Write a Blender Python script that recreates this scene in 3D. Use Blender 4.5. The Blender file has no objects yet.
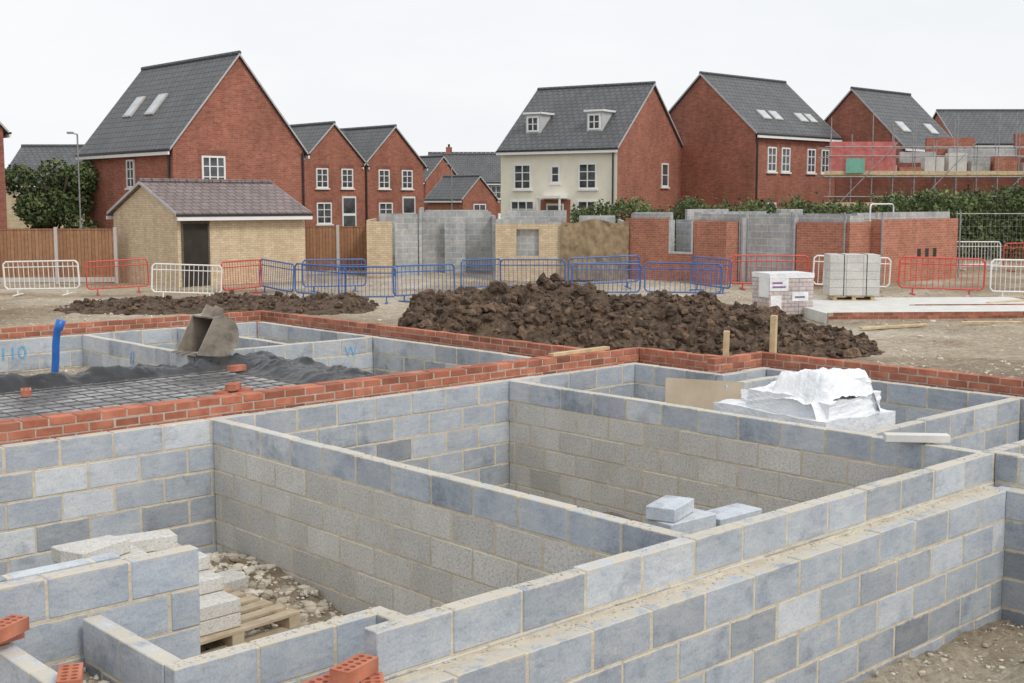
import bpy, math, random, bmesh
import numpy as np
from mathutils import Vector, Matrix
random.seed(7); rng=np.random.default_rng(7)
S=bpy.context.scene
COL=S.collection
rad=math.radians
# ------------------------------------------------------------------ materials
def newmat(name):
    m=bpy.data.materials.new(name); m.use_nodes=True
    nt=m.node_tree; b=nt.nodes['Principled BSDF']
    return m,nt,b
def N(nt,t): return nt.nodes.new(t)
def c4(c): return (c[0],c[1],c[2],1)
def ramp(nt,src,stops):
    r=nt.nodes.new('ShaderNodeValToRGB'); e=r.color_ramp.elements
    while len(e)<len(stops): e.new(.5)
    for i,(p,c) in enumerate(stops):
        e[i].position=p; e[i].color=c4(c)
    nt.links.new(src,r.inputs[0]); return r.outputs[0]
def mixc(nt,fac,a,b,mode='MIX'):
    m=nt.nodes.new('ShaderNodeMix'); m.data_type='RGBA'; m.blend_type=mode
    for i,s in ((0,fac),(6,a),(7,b)):
        if hasattr(s,'links'): nt.links.new(s,m.inputs[i])
        else: m.inputs[i].default_value=s if i==0 else c4(s)
    return m.outputs[2]
def math_(nt,op,a,b=None):
    m=nt.nodes.new('ShaderNodeMath'); m.operation=op
    for i,s in enumerate((a,b)):
        if s is None: continue
        if hasattr(s,'links'): nt.links.new(s,m.inputs[i])
        else: m.inputs[i].default_value=s
    return m.outputs[0]
def noise(nt,scale,detail=5,rough=.6,coord='Object',stretch=None):
    n=N(nt,'ShaderNodeTexNoise'); n.inputs['Scale'].default_value=scale; n.inputs['Detail'].default_value=detail; n.inputs['Roughness'].default_value=rough
    tc=nt.nodes.new('ShaderNodeTexCoord'); vec=tc.outputs[coord]
    if stretch:
        mp=nt.nodes.new('ShaderNodeMapping'); mp.inputs['Scale'].default_value=stretch
        nt.links.new(vec,mp.inputs[0]); vec=mp.outputs[0]
    nt.links.new(vec,n.inputs['Vector']); return n.outputs['Fac']
def bump(nt,b,h,strength,dist=.01):
    bn=nt.nodes.new('ShaderNodeBump'); bn.inputs['Strength'].default_value=strength; bn.inputs['Distance'].default_value=dist
    nt.links.new(h,bn.inputs['Height']); nt.links.new(bn.outputs[0],b.inputs['Normal'])
def tonefac(nt,lo,hi):
    a=nt.nodes.new('ShaderNodeAttribute'); a.attribute_name='tone'
    mr=nt.nodes.new('ShaderNodeMapRange'); mr.inputs[3].default_value=lo; mr.inputs[4].default_value=hi
    nt.links.new(a.outputs['Fac'],mr.inputs[0]); return mr.outputs[0]
def tonemul(nt,col,lo,hi): return mixc(nt,1.0,col,tonefac(nt,lo,hi),'MULTIPLY')
def mnoise(name,c1,c2,scale=5,rough=.85,bs=0,bscale=40,bd=.01,tone=None,coord='Object',metal=0,p=(.35,.65)):
    m,nt,b=newmat(name)
    col=ramp(nt,noise(nt,scale,coord=coord),[(p[0],c1),(p[1],c2)])
    if tone: col=tonemul(nt,col,*tone)
    nt.links.new(col,b.inputs['Base Color']); b.inputs['Roughness'].default_value=rough; b.inputs['Metallic'].default_value=metal
    if bs: bump(nt,b,noise(nt,bscale,4,coord=coord),bs,bd)
    return m
def mbrick(name,c1,c2,mort,bw=.225,bh=.075,ms=.006,bs=.4,rough=.9,var=.25,off=.5,vs=.6,fine=.14):
    m,nt,b=newmat(name)
    tc=nt.nodes.new('ShaderNodeTexCoord')
    t=nt.nodes.new('ShaderNodeTexBrick'); t.offset=off
    t.inputs['Color1'].default_value=c4(c1); t.inputs['Color2'].default_value=c4(c2); t.inputs['Mortar'].default_value=c4(mort)
    t.inputs['Scale'].default_value=1; t.inputs['Mortar Size'].default_value=ms; t.inputs['Mortar Smooth'].default_value=.3
    t.inputs['Brick Width'].default_value=bw; t.inputs['Row Height'].default_value=bh
    nt.links.new(tc.outputs['UV'],t.inputs['Vector'])
    r=ramp(nt,noise(nt,vs,6,.65,coord='UV'),[(.3,(1-var,)*3),(.7,(1+var*.5,)*3)])
    r2=ramp(nt,noise(nt,7,3,.6,coord='UV'),[(.3,(1-fine,)*3),(.7,(1+fine,)*3)])
    col=mixc(nt,1.,t.outputs['Color'],r,'MULTIPLY'); col=mixc(nt,1.,col,r2,'MULTIPLY')
    st=ramp(nt,noise(nt,1.1,5,.7,coord='UV',stretch=(2.2,.35,1)),[(.35,(.86,.86,.86)),(.6,(1.04,1.04,1.04))])
    col=mixc(nt,1.,col,st,'MULTIPLY')
    nt.links.new(col,b.inputs['Base Color']); b.inputs['Roughness'].default_value=rough
    iv=math_(nt,'SUBTRACT',1,t.outputs['Fac'])
    bump(nt,b,iv,bs,.01)
    return m
def joint_mask(nt,width,amp):
    """mortar smeared over the block edges along each 225 mm bed joint"""
    tc=nt.nodes.new('ShaderNodeTexCoord'); sp=nt.nodes.new('ShaderNodeSeparateXYZ'); nt.links.new(tc.outputs['Object'],sp.inputs[0])
    f=math_(nt,'FRACT',math_(nt,'ADD',math_(nt,'DIVIDE',sp.outputs[2],.225),20.0))
    d=math_(nt,'MINIMUM',f,math_(nt,'SUBTRACT',1,f))
    n=noise(nt,7,5,.75)
    th=math_(nt,'ADD',width,math_(nt,'MULTIPLY',math_(nt,'SUBTRACT',n,.5),amp))
    m=math_(nt,'MULTIPLY',math_(nt,'SUBTRACT',th,d),22.0)
    c=nt.nodes.new('ShaderNodeClamp'); nt.links.new(m,c.inputs[0]); return c.outputs[0]
def m_blue():
    m,nt,b=newmat('blue_grey_block')
    base=ramp(nt,noise(nt,2.6,6,.65),[(.3,(.375,.425,.495)),(.5,(.45,.50,.565)),(.72,(.56,.595,.635))])
    a2=nt.nodes.new('ShaderNodeAttribute'); a2.attribute_name='tone'
    pale=ramp(nt,a2.outputs['Fac'],[(.72,(0,0,0)),(.98,(.4,.4,.4))])
    base=mixc(nt,pale,base,(.64,.65,.65))
    sm=ramp(nt,noise(nt,1.9,7,.75,stretch=(1.4,1.4,5)),[(.50,(0,0,0)),(.68,(.6,.6,.6))])
    col=mixc(nt,sm,base,(.66,.655,.63))
    dk=ramp(nt,noise(nt,1.3,6,.72),[(.34,(.66,.68,.71)),(.46,(1,1,1))])
    col=mixc(nt,1.,col,dk,'MULTIPLY')
    sc=ramp(nt,noise(nt,9,8,.8,stretch=(1,1,3)),[(.36,(.80,.81,.83)),(.48,(1,1,1)),(.70,(1.10,1.10,1.08))])
    col=mixc(nt,1.,col,sc,'MULTIPLY')
    sp=ramp(nt,noise(nt,70,2,.5),[(.3,(.87,.87,.87)),(.6,(1.03,1.03,1.03))])
    col=mixc(nt,1.,col,sp,'MULTIPLY')
    col=tonemul(nt,col,.56,1.13)
    col=mixc(nt,math_(nt,'MULTIPLY',joint_mask(nt,.055,.44),.85),col,(.58,.53,.43))
    nt.links.new(col,b.inputs['Base Color']); b.inputs['Roughness'].default_value=.8
    bump(nt,b,noise(nt,38,5,.75),.4,.005); return m
def m_grey():
    m,nt,b=newmat('coarse_grey_block')
    base=ramp(nt,noise(nt,2,5,.65),[(.3,(.56,.545,.51)),(.7,(.70,.685,.65))])
    sp=ramp(nt,noise(nt,55,4,.8),[(.36,(.66,.66,.66)),(.50,(1,1,1)),(.66,(1.1,1.1,1.1))])
    col=mixc(nt,1.,base,sp,'MULTIPLY'); col=tonemul(nt,col,.72,1.10)
    col=mixc(nt,math_(nt,'MULTIPLY',joint_mask(nt,.05,.42),.8),col,(.66,.59,.46))
    nt.links.new(col,b.inputs['Base Color']); b.inputs['Roughness'].default_value=.95
    bump(nt,b,noise(nt,50,4,.8),.7,.008); return m
BLUE=m_blue(); GREY=m_grey()
MORT=mnoise('sandy_mortar',(.52,.46,.36),(.68,.62,.50),9,.95,.8,50,.01)
BRICK=mnoise('red_facing_brick',(.37,.12,.07),(.54,.21,.13),5,.9,.5,70,.004,tone=(.50,1.1))
BRICKM=mnoise('brick_mortar',(.38,.31,.25),(.52,.46,.39),12,.95,.5,60,.005)
HB=mbrick('red_house_brick',(.31,.098,.064),(.43,.155,.10),(.38,.26,.20),ms=.006,var=.22)
HBD=mbrick('dark_red_house_brick',(.24,.08,.055),(.33,.115,.08),(.30,.21,.17),ms=.006,var=.2)
HBO=mbrick('orange_red_brick',(.40,.14,.085),(.51,.20,.125),(.47,.34,.27),ms=.007,var=.25)
HBY=mbrick('buff_brick',(.72,.59,.40),(.60,.46,.30),(.46,.38,.28),ms=.008,var=.08,fine=.06)
CBM=mbrick('grey_block_wall',(.50,.51,.51),(.38,.41,.43),(.62,.57,.49),bw=.45,bh=.225,ms=.016,var=.28)
TILE=mbrick('grey_roof_tile',(.105,.108,.114),(.13,.134,.14),(.045,.045,.048),bw=.33,bh=.3,ms=.022,var=.15,rough=.55,bs=.8)
TILEB=mbrick('brown_roof_tile',(.21,.165,.16),(.25,.20,.195),(.09,.07,.065),bw=.33,bh=.3,ms=.022,var=.15,rough=.65,bs=.8)
PINKW=mbrick('wrapped_pale_blocks',(.62,.52,.50),(.72,.66,.65),(.45,.36,.36),bw=.22,bh=.11,ms=.012,var=.3,rough=.3)
RENDER=mnoise('cream_render',(.80,.75,.63),(.86,.81,.69),2,.9)
WHITE=mnoise('white_upvc',(.80,.80,.80),(.85,.85,.85),2,.35)
BLACKP=mnoise('black_plastic_gutter',(.02,.02,.02),(.035,.035,.035),3,.4)
VERGE=mnoise('pale_verge',(.40,.40,.40),(.52,.52,.52),3,.7)
DORM=mnoise('dormer_grey',(.50,.51,.52),(.60,.61,.62),3,.6)
def m_glass():
    m,nt,b=newmat('window_glass')
    col=ramp(nt,noise(nt,1.2,3),[(.35,(.03,.035,.04)),(.7,(.16,.17,.18))]); nt.links.new(col,b.inputs['Base Color'])
    b.inputs['Roughness'].default_value=.08; return m
GLASS=m_glass()
WOOD=mbrick('fence_boards',(.33,.17,.09),(.42,.23,.13),(.10,.05,.03),bw=.12,bh=1.9,ms=.008,var=.25,off=0)
TIMBER=mnoise('pale_timber',(.48,.36,.20),(.66,.53,.33),8,.8,.3,60)
CONC=mnoise('concrete',(.58,.57,.54),(.70,.69,.66),3,.9,.3,40)
POST=mnoise('concrete_post',(.46,.44,.41),(.56,.54,.51),3,.9)
SOIL=mnoise('dark_clay_soil',(.045,.03,.02),(.17,.115,.075),6,.95,1.,14,.08)
def m_ground():
    m,nt,b=newmat('site_dirt')
    a=ramp(nt,noise(nt,.35,8,.72),[(.35,(.38,.305,.215)),(.5,(.51,.445,.345)),(.66,(.62,.57,.48))])
    st=nt.nodes.new('ShaderNodeTexVoronoi'); st.inputs['Scale'].default_value=14
    tc=nt.nodes.new('ShaderNodeTexCoord'); nt.links.new(tc.outputs['Object'],st.inputs['Vector'])
    cellr=ramp(nt,st.outputs['Color'],[(.2,(.78,.76,.74)),(.8,(1.2,1.18,1.15))])
    col=mixc(nt,.8,a,cellr,'MULTIPLY')
    f=ramp(nt,noise(nt,30,4,.8),[(.35,(.70,.68,.65)),(.6,(1.08,1.08,1.08))])
    col=mixc(nt,1.,col,f,'MULTIPLY')
    dmp=ramp(nt,noise(nt,.16,6,.65),[(.42,(.62,.57,.52)),(.55,(1,1,1))])
    col=mixc(nt,1.,col,dmp,'MULTIPLY')
    at=nt.nodes.new('ShaderNodeAttribute'); at.attribute_name='grass'
    g=ramp(nt,noise(nt,.6,6,.7),[(.3,(.05,.075,.02)),(.7,(.13,.15,.05))])
    col=mixc(nt,at.outputs['Fac'],col,g)
    nt.links.new(col,b.inputs['Base Color']); b.inputs['Roughness'].default_value=.97
    bump(nt,b,noise(nt,9,8,.8),.9,.06); return m
GROUND=m_ground()
STONE=mnoise('loose_stone',(.46,.40,.31),(.66,.62,.54),4,.95,.4,40,tone=(.6,1.15))
CLOD=mnoise('soil_clod',(.055,.036,.024),(.18,.12,.08),9,.95,1.,20,.04,tone=(.5,1.5))
MEMB=mnoise('black_polythene',(.014,.015,.018),(.04,.042,.046),3,.32,.5,9,.03)
WETS=mnoise('wet_grey_sheeting',(.10,.11,.12),(.42,.43,.43),1.6,.35,.5,9,.02,p=(.40,.62))
STEEL=mnoise('weathered_steel_mesh',(.12,.11,.105),(.22,.20,.19),12,.6,metal=.2)
BUCK=mnoise('muddy_bucket_steel',(.17,.145,.12),(.40,.35,.29),3,.5,.5,25,metal=.3)
GALV=mnoise('galvanised_tube',(.50,.51,.52),(.64,.65,.66),6,.45,metal=.3)
SCAF=mnoise('weathered_scaffold_tube',(.24,.24,.25),(.38,.38,.39),6,.5,metal=.3)
BW=mnoise('barrier_white',(.78,.78,.76),(.86,.86,.84),5,.5)
BR=mnoise('barrier_red',(.55,.06,.04),(.64,.09,.065),5,.5)
BB=mnoise('barrier_blue',(.04,.115,.33),(.065,.16,.41),5,.5)
WRAP=mnoise('white_polythene',(.76,.79,.83),(.90,.91,.92),3,.3,.6,7,.05)
HESS=mnoise('hessian',(.25,.18,.11),(.38,.29,.18),4,.98,.8,30,.03)
BLUEPIPE=mnoise('blue_pipe',(.02,.12,.44),(.03,.16,.54),4,.35)
PAINT=mnoise('blue_marker_paint',(.08,.34,.66),(.2,.46,.72),20,.8)
PRINT=mnoise('purple_print',(.22,.12,.25),(.3,.18,.33),20,.6)
LEAF=mnoise('leaves',(.05,.08,.03),(.145,.19,.07),1.2,.8,tone=(.35,1.7))
BARK=mnoise('bark',(.09,.07,.05),(.16,.13,.10),8,.95,.5)
REDN=mnoise('red_debris_netting',(.50,.13,.12),(.62,.22,.20),4,.9)
GREENS=mnoise('green_sheet',(.14,.36,.28),(.2,.44,.34),4,.7)
PLY=mnoise('plywood',(.38,.31,.22),(.50,.42,.32),2,.85)
SKYG=mnoise('skylight_glass',(.42,.46,.50),(.58,.62,.66),2,.06)
DARK=mnoise('painted_opening_shade',(.03,.025,.02),(.05,.04,.035),2,.95)  # near-black colour standing for the shade inside openings
# ------------------------------------------------------------------ mesh builder
class MB:
    def __init__(s): s.v=[];s.f=[];s.m=[];s.t=[]
    def quad(s,pts,m=0,t=.5):
        n=len(s.v); s.v+= [tuple(p) for p in pts]; s.f.append(tuple(range(n,n+len(pts)))); s.m.append(m); s.t.append(t)
    def box(s,x0,x1,y0,y1,z0,z1,m=0,t=.5):
        n=len(s.v)
        s.v+=[(x0,y0,z0),(x1,y0,z0),(x1,y1,z0),(x0,y1,z0),(x0,y0,z1),(x1,y0,z1),(x1,y1,z1),(x0,y1,z1)]
        for q in ((0,3,2,1),(4,5,6,7),(0,1,5,4),(1,2,6,5),(2,3,7,6),(3,0,4,7)):
            s.f.append(tuple(n+i for i in q)); s.m.append(m); s.t.append(t)
    def tube(s,a,b,r,k=6,m=0,t=.5):
        a=Vector(a);b=Vector(b);d=(b-a).normalized()
        u=d.cross(Vector((0,0,1)) if abs(d.z)<.9 else Vector((1,0,0))).normalized(); w=d.cross(u)
        n=len(s.v)
        for p in (a,b):
            for i in range(k):
                an=2*math.pi*i/k; s.v.append(tuple(p+r*(math.cos(an)*u+math.sin(an)*w)))
        for i in range(k):
            j=(i+1)%k; s.f.append((n+i,n+j,n+k+j,n+k+i)); s.m.append(m); s.t.append(t)
        s.f.append(tuple(n+i for i in range(k))[::-1]); s.m.append(m); s.t.append(t)
        s.f.append(tuple(n+k+i for i in range(k))); s.m.append(m); s.t.append(t)
    def path(s,P,r,k=10,m=0):
        """one continuous bent pipe"""
        P=[Vector(p) for p in P]; n0=len(s.v)
        for i,p in enumerate(P):
            d=(P[min(i+1,len(P)-1)]-P[max(i-1,0)]).normalized()
            u=d.cross(Vector((0,1,0))).normalized(); w=d.cross(u)
            rr=r[i] if isinstance(r,(list,tuple)) else r
            for j in range(k):
                an=2*math.pi*j/k; s.v.append(tuple(p+rr*(math.cos(an)*u+math.sin(an)*w)))
        for i in range(len(P)-1):
            for j in range(k):
                q=(j+1)%k; a=n0+i*k
                s.f.append((a+j,a+q,a+k+q,a+k+j)); s.m.append(m); s.t.append(.5)
        s.f.append(tuple(n0+i for i in range(k))[::-1]); s.m.append(m); s.t.append(.5)
        e=n0+(len(P)-1)*k; s.f.append(tuple(e+i for i in range(k))); s.m.append(m); s.t.append(.5)
    def mesh(s,name,mats,smooth=False):
        me=bpy.data.meshes.new(name); me.from_pydata(s.v,[],s.f)
        for m in mats: me.materials.append(m)
        me.polygons.foreach_set('material_index',s.m)
        a=me.attributes.new('tone','FLOAT','FACE'); a.data.foreach_set('value',s.t)
        me.update()
        uv=me.uv_layers.new(name='UVMap')
        Z=Vector((0,0,1)); out=[]
        for p in me.polygons:
            n=p.normal
            if abs(n.z)>.98: t=Vector((1,0,0)); q=Vector((0,1,0))
            else: t=Z.cross(n).normalized(); q=n.cross(t)
            for vi in p.vertices:
                co=me.vertices[vi].co; out+= [co.dot(t),co.dot(q)]
        uv.data.foreach_set('uv',out)
        if smooth: me.polygons.foreach_set('use_smooth',[True]*len(me.polygons))
        return me
def obj(name,data,parent=None,loc=(0,0,0),rz=0,label=None,cat=None,group=None,kind=None,bev=0,rot=None):
    o=bpy.data.objects.new(name,data); COL.objects.link(o)
    o.location=loc; o.rotation_euler=rot if rot else (0,0,rz)
    if parent: o.parent=parent
    if label: o['label']=label
    if cat: o['category']=cat
    if group: o['group']=group
    if kind: o['kind']=kind
    if bev:
        b=o.modifiers.new('bevel','BEVEL'); b.width=bev; b.segments=1; b.limit_method='ANGLE'
    return o
# site axes turned 42.9 degrees against the building grid
CA,SA=.681,.732
def W(r,d): return (CA*d+SA*r, SA*d-CA*r)
VYAW=rad(-42.9)
# ------------------------------------------------------------------ ground
def ss(x,a,b):
    t=np.clip((x-a)/(b-a),0,1); return t*t*(3-2*t)
def hsh(i,j): 
    s=np.sin(i*127.1+j*311.7)*43758.5453; return s-np.floor(s)
def vn(x,y):
    i=np.floor(x);j=np.floor(y);u=x-i;v=y-j;u=u*u*(3-2*u);v=v*v*(3-2*v)
    return (hsh(i,j)*(1-u)+hsh(i+1,j)*u)*(1-v)+(hsh(i,j+1)*(1-u)+hsh(i+1,j+1)*u)*v
def fbm(x,y,o=4):
    r=0;a=1;s=0
    for k in range(o): r=r+a*(vn(x*2**k+7.3*k,y*2**k+3.1*k)-.5); s+=a; a*=.55
    return r/s*2
def gz(x,y):
    x=np.asarray(x,float);y=np.asarray(y,float)
    R=SA*x-CA*y; D=CA*x+SA*y
    base=-.9+.3*ss(R,0,14)+.8*ss(D,44,60)
    dx=np.maximum(x-12.1,0);dy=np.maximum(y-17.6,0)
    dx2=np.where(y>10,np.maximum(x-10.8,0),dx)
    d=np.sqrt(dx2**2+dy**2)
    far=-.22+(base+.22)*ss(d,0,7)
    z=far+.07*fbm(x*.7,y*.7)+.04*fbm(x*4,y*4,3)
    i1=(x<12.05)&(y>4.18)&(y<9.95)&~((x>11.2)&(y>8.6))
    z1=-1.22+.09*fbm(x*1.3,y*1.3)+.06*fbm(x*6,y*6,3)+.18*np.exp(-((x-4.95)**2+(y-8.9)**2)/.35)
    z1=np.where((x<2.66)&(x>2.2)&(y<6.15),-.5+.06*fbm(x*9,y*9,3),z1)
    z=np.where(i1,z1,z)
    i0=(y<=4.18)&(x<12.05)
    z0=-1.20+.10*fbm(x*1.1,y*1.1)+.08*fbm(x*5,y*5,4)+.58*ss(4-y,.2,1.9)*ss(x,4.5,7.5)
    z=np.where(i0,z0,z)
    i2=(x<10.65)&(y>=9.95)&(y<17.45)
    z2=np.where((y<14.25)&(x<8.6),-.24,np.where((x<7.65),-.45,-.62))+.03*fbm(x*4,y*4,3)
    z=np.where(i2,z2,z)
    return z
xs=np.concatenate([[-900,-400,-150,-60,-25,-10],np.arange(-4,-.01,.5),np.arange(0,13,.09),np.arange(13,45,.3),np.arange(45,90,2),[100,130,180,260,400,700,1200]])
ys=np.concatenate([[-900,-400,-150,-60,-25,-10],np.arange(-4,1.9,.4),np.arange(2,18.2,.09),np.arange(18.4,45,.3),np.arange(45,90,2),[100,130,180,260,400,700,1200]])
def gridmesh(name,A,B,C,mat,smooth=True):
    n,m=A.shape; V=np.stack([A,B,C],-1).reshape(-1,3); idx=np.arange(n*m).reshape(n,m)
    F=np.stack([idx[:-1,:-1],idx[1:,:-1],idx[1:,1:],idx[:-1,1:]],-1).reshape(-1,4)
    me=bpy.data.meshes.new(name); me.from_pydata(V.tolist(),[],F.tolist()); me.materials.append(mat)
    if smooth: me.polygons.foreach_set('use_smooth',[True]*len(me.polygons))
    return me
X,Y=np.meshgrid(xs,ys,indexing='ij'); Z=gz(X,Y)
me=gridmesh('ground',X,Y,Z,GROUND)
a=me.attributes.new('grass','FLOAT','POINT')
Dg=(CA*X+SA*Y).reshape(-1); a.data.foreach_set('value',np.clip((Dg-52)/8,0,1))
obj('ground',me,kind='structure',label='rough tan building site dirt with stones')
def gh(x,y): return float(gz(np.array([x]),np.array([y]))[0])
# ------------------------------------------------------------------ block and brick walls
def wall(name,axis,a0,a1,c0,top,courses,th=.1,kinds='b',unit=(.45,.225),mats=None,label='',cat='wall',gap=.013,extra=None,dark=0,bev=.005,below=0,sig=.2):
    mb=MB(); L,H=unit
    def bx(p0,p1,q0,q1,z0,z1,m,t):
        if axis=='x': mb.box(p0-a0,p1-a0,q0-c0,q1-c0,z0,z1,m,t)
        else: mb.box(q0-c0,q1-c0,p0-a0,p1-a0,z0,z1,m,t)
    zb=top-courses*H
    for k in range(courses):
        z1=top-k*H; z0=z1-H+gap
        off=(L/2 if k%2 else 0)
        m=0 if (kinds=='b' or (kinds=='bg' and k==0)) else 1
        p=a0-off
        while p<a1-.03:
            q0=max(p,a0);q1=min(p+L-gap,a1)
            if q1-q0>.05:
                j=random.uniform(-.004,.004); zj=random.uniform(-.004,.004)
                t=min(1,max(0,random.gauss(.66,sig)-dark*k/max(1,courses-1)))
                bx(q0+random.uniform(0,.005),q1-random.uniform(0,.005),c0+j,c0+th+j,z0+(zj if k==0 else 0),z1+zj,m,t)
            p+=L
    r=.004
    bx(a0+r,a1-r,c0+r,c0+th-r,zb-(below),top-.006,2,.5)
    if extra: extra(bx)
    mats=mats or [BLUE,GREY,MORT]
    return obj(name,mb.mesh(name,mats),loc=((a0,c0,0) if axis=='x' else (c0,a0,0)),label=label,cat=cat,bev=bev)
BM=[BRICK,GREY,BRICKM]
def brickwall(axis,a0,a1,c0,top,courses,label,depth=1.3):
    def ex(bx):
        bx(a0+.01,a1-.01,c0+.004,c0+.098,top-courses*.075-depth,top-courses*.075-.003,1,.5)
    return wall('brick_wall',axis,a0,a1,c0,top,courses,th=.1025,unit=(.225,.075),mats=BM,label=label,extra=ex,bev=.003,gap=.011,sig=.26)
cav=lambda a0,a1,c0,c1,z:(lambda bx: bx(a0,a1,c0,c1,z-1.1,z,2,.5))
wall('block_wall','x',3.2,9.95,4.33,0,6,label='blue-grey block inner leaf standing one course above its ledge')
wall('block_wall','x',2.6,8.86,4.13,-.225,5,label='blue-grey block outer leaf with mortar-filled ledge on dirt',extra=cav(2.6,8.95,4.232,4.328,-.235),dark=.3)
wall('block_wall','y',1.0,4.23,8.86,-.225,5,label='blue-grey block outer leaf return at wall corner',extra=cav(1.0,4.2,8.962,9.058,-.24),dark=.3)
wall('block_wall','y',1.0,4.33,9.06,0,6,label='blue-grey block inner leaf return at wall corner')
wall('block_wall','y',4.432,9.698,5.42,0,6,kinds='bg',label='cross wall of coarse grey blocks capped with blue-grey course',dark=.05,sig=.15)
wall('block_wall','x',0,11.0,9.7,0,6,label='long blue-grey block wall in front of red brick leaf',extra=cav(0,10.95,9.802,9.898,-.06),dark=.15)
wall('block_wall','y',4.432,9.698,8.97,0,6,kinds='bg',label='cross wall of coarse grey blocks with pale capping course',dark=.0,sig=.15)
wall('block_wall','x',9.072,11.798,5.4,0,6,label='short blue-grey block partition wall')
wall('block_wall','x',10.4,11.798,7.9,0,6,label='short blue-grey block stub wall beside wrapped pack')
wall('block_wall','y',1,8.398,11.8,0,6,label='blue-grey block inner leaf behind red brick edge')
wall('block_wall','x',11.0,11.9,8.4,0,6,label='short blue-grey block leaf at stepped corner')
wall('block_wall','y',8.502,9.798,11.0,0,6,label='short blue-grey block return at stepped corner')
brickwall('x',0,11.4,9.9,.15,5,'long red brick course wall on block foundation')
brickwall('x',0,10.68,10.01,.15,5,'second leaf of red brick behind long foundation wall')
brickwall('y',1,8.7,12.0,.15,5,'red brick edge wall beside pale dirt')
brickwall('x',11.1,11.998,8.6,.15,5,'short red brick wall beside timber post')
brickwall('y',8.705,9.895,11.3,.15,5,'short red brick return wall at step')
wall('block_wall','x',2.6,3.85,5.07,-.225,5,label='low blue-grey block wall with mortar blobs')
wall('block_wall','y',5.172,6.05,2.6,-.225,5,label='short low blue-grey block wall')
wall('block_wall','y',4.432,5.068,3.75,-.225,5,label='short blue-grey block return wall')
wall('block_wall','x',2.0,3.3,6.1,0,5,label='blue-grey block pier wall three courses showing',dark=.1)
wall('block_wall','x',1.9,2.95,6.32,-.02,5,label='second leaf of blue-grey block pier wall')
wall('block_wall','y',6.202,6.9,3.2,-.225,4,label='short blue-grey block return behind pier')
wall('block_wall','y',4.6,6.05,2.1,-.225,4,label='low blue-grey block wall carrying loose red bricks')
brickwall('x',0,10.8,17.5,.15,5,'red brick perimeter wall of neighbouring foundation')
brickwall('y',10.13,17.495,10.7,.15,5,'red brick end wall of neighbouring foundation')
wA=wall('block_wall','x',0,10.498,17.3,0,4,label='blue-grey block inner leaf with blue painted numbers')
wall('block_wall','y',10.13,17.298,10.5,0,4,label='blue-grey block inner leaf along red brick end wall')
wB=wall('block_wall','x',7.702,10.498,14.2,0,4,label='blue-grey block partition carrying digger bucket')
wC=wall('block_wall','y',14.2,17.298,7.6,0,4,label='blue-grey block cross wall with blue paint marks')
wall('block_wall','y',14.302,17.298,9.1,0,4,label='pale block cross wall in neighbouring foundation')
def mark(txt,size,mat=PAINT):
    cu=bpy.data.curves.new('painted_mark','FONT'); cu.body=txt; cu.size=size; cu.extrude=.001
    o=bpy.data.objects.new('tmp',cu); COL.objects.link(o)
    bpy.context.view_layer.update()
    me=bpy.data.meshes.new_from_object(o.evaluated_get(bpy.context.evaluated_depsgraph_get()))
    bpy.data.objects.remove(o)
    me.materials.clear(); me.materials.append(mat)
    return me
obj('painted_mark',mark('110',.26),parent=wA,loc=(6.4,-.008,-.27),rot=(rad(90),0,0))
obj('painted_mark',mark('//',.26),parent=wC,loc=(-.008,1.6,-.28),rot=(rad(90),0,rad(-90)))
obj('painted_mark',mark('W',.2),parent=wB,loc=(2.3,-.008,-.24),rot=(rad(90),0,0))
# ------------------------------------------------------------------ loose blocks, bricks, rubble
bmG=MB(); bmG.box(-.22,.22,-.1075,.1075,0,.1,0,.75); ME_GB=bmG.mesh('concrete_block',[GREY])
bmG=MB(); bmG.box(-.22,.22,-.1075,.1075,0,.1,0,.5); ME_GD=bmG.mesh('concrete_block',[GREY])
bmF=MB(); bmF.box(-.22,.22,-.1075,.1075,.0,.1,0,.9); ME_FB=bmF.mesh('concrete_block',[BLUE])
bmF=MB(); bmF.box(-.17,.17,-.1,.1,.0,.09,0,.9); ME_FS=bmF.mesh('concrete_block',[BLUE])
def lblock(me,x,y,z,rz,label='loose pale grey concrete block in a flat stack',rx=0,ry=0):
    obj('concrete_block',me,loc=(x,y,z),rot=(rx,ry,rz),label=label,cat='block',group='loose concrete blocks',bev=.006)
def pallet_mesh(w=1.1,d=.9):
    mb=MB()
    for i in range(6):
        y=-d/2+i*(d-.1)/5; mb.box(-w/2,w/2,y,y+.1,.11,.13,0)
    for x in (-w/2,-.05,w/2-.1): mb.box(x,x+.1,-d/2,d/2,.022,.108,0)
    for y in (-d/2,-.05,d/2-.1): mb.box(-w/2,w/2,y+.002,y+.098,0,.02,0)
    return mb.mesh('pallet',[TIMBER])
PM=pallet_mesh()
OLDT=mnoise('old_grey_timber',(.40,.32,.22),(.54,.45,.33),8,.9)
pm2=PM.copy(); pm2.materials.clear(); pm2.materials.append(OLDT)
obj('wooden_pallet',pm2,loc=(4.27,7.9,-1.2),rot=(0,0,rad(6)),label='weathered wooden pallet under stack of grey blocks',cat='pallet')
hts={(0,0):4,(0,1):4,(0,2):5,(0,3):5,(0,4):5,(1,0):2,(1,1):3,(1,2):4,(1,3):4,(1,4):4}
for (i,j),n in hts.items():
    for lay in range(n):
        lblock(random.choice([ME_GB,ME_GD,ME_GB]),3.72+i*.45+random.uniform(-.015,.015),7.62+j*.226+random.uniform(-.006,.006),-1.066+lay*.104,random.uniform(-.03,.03))
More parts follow.
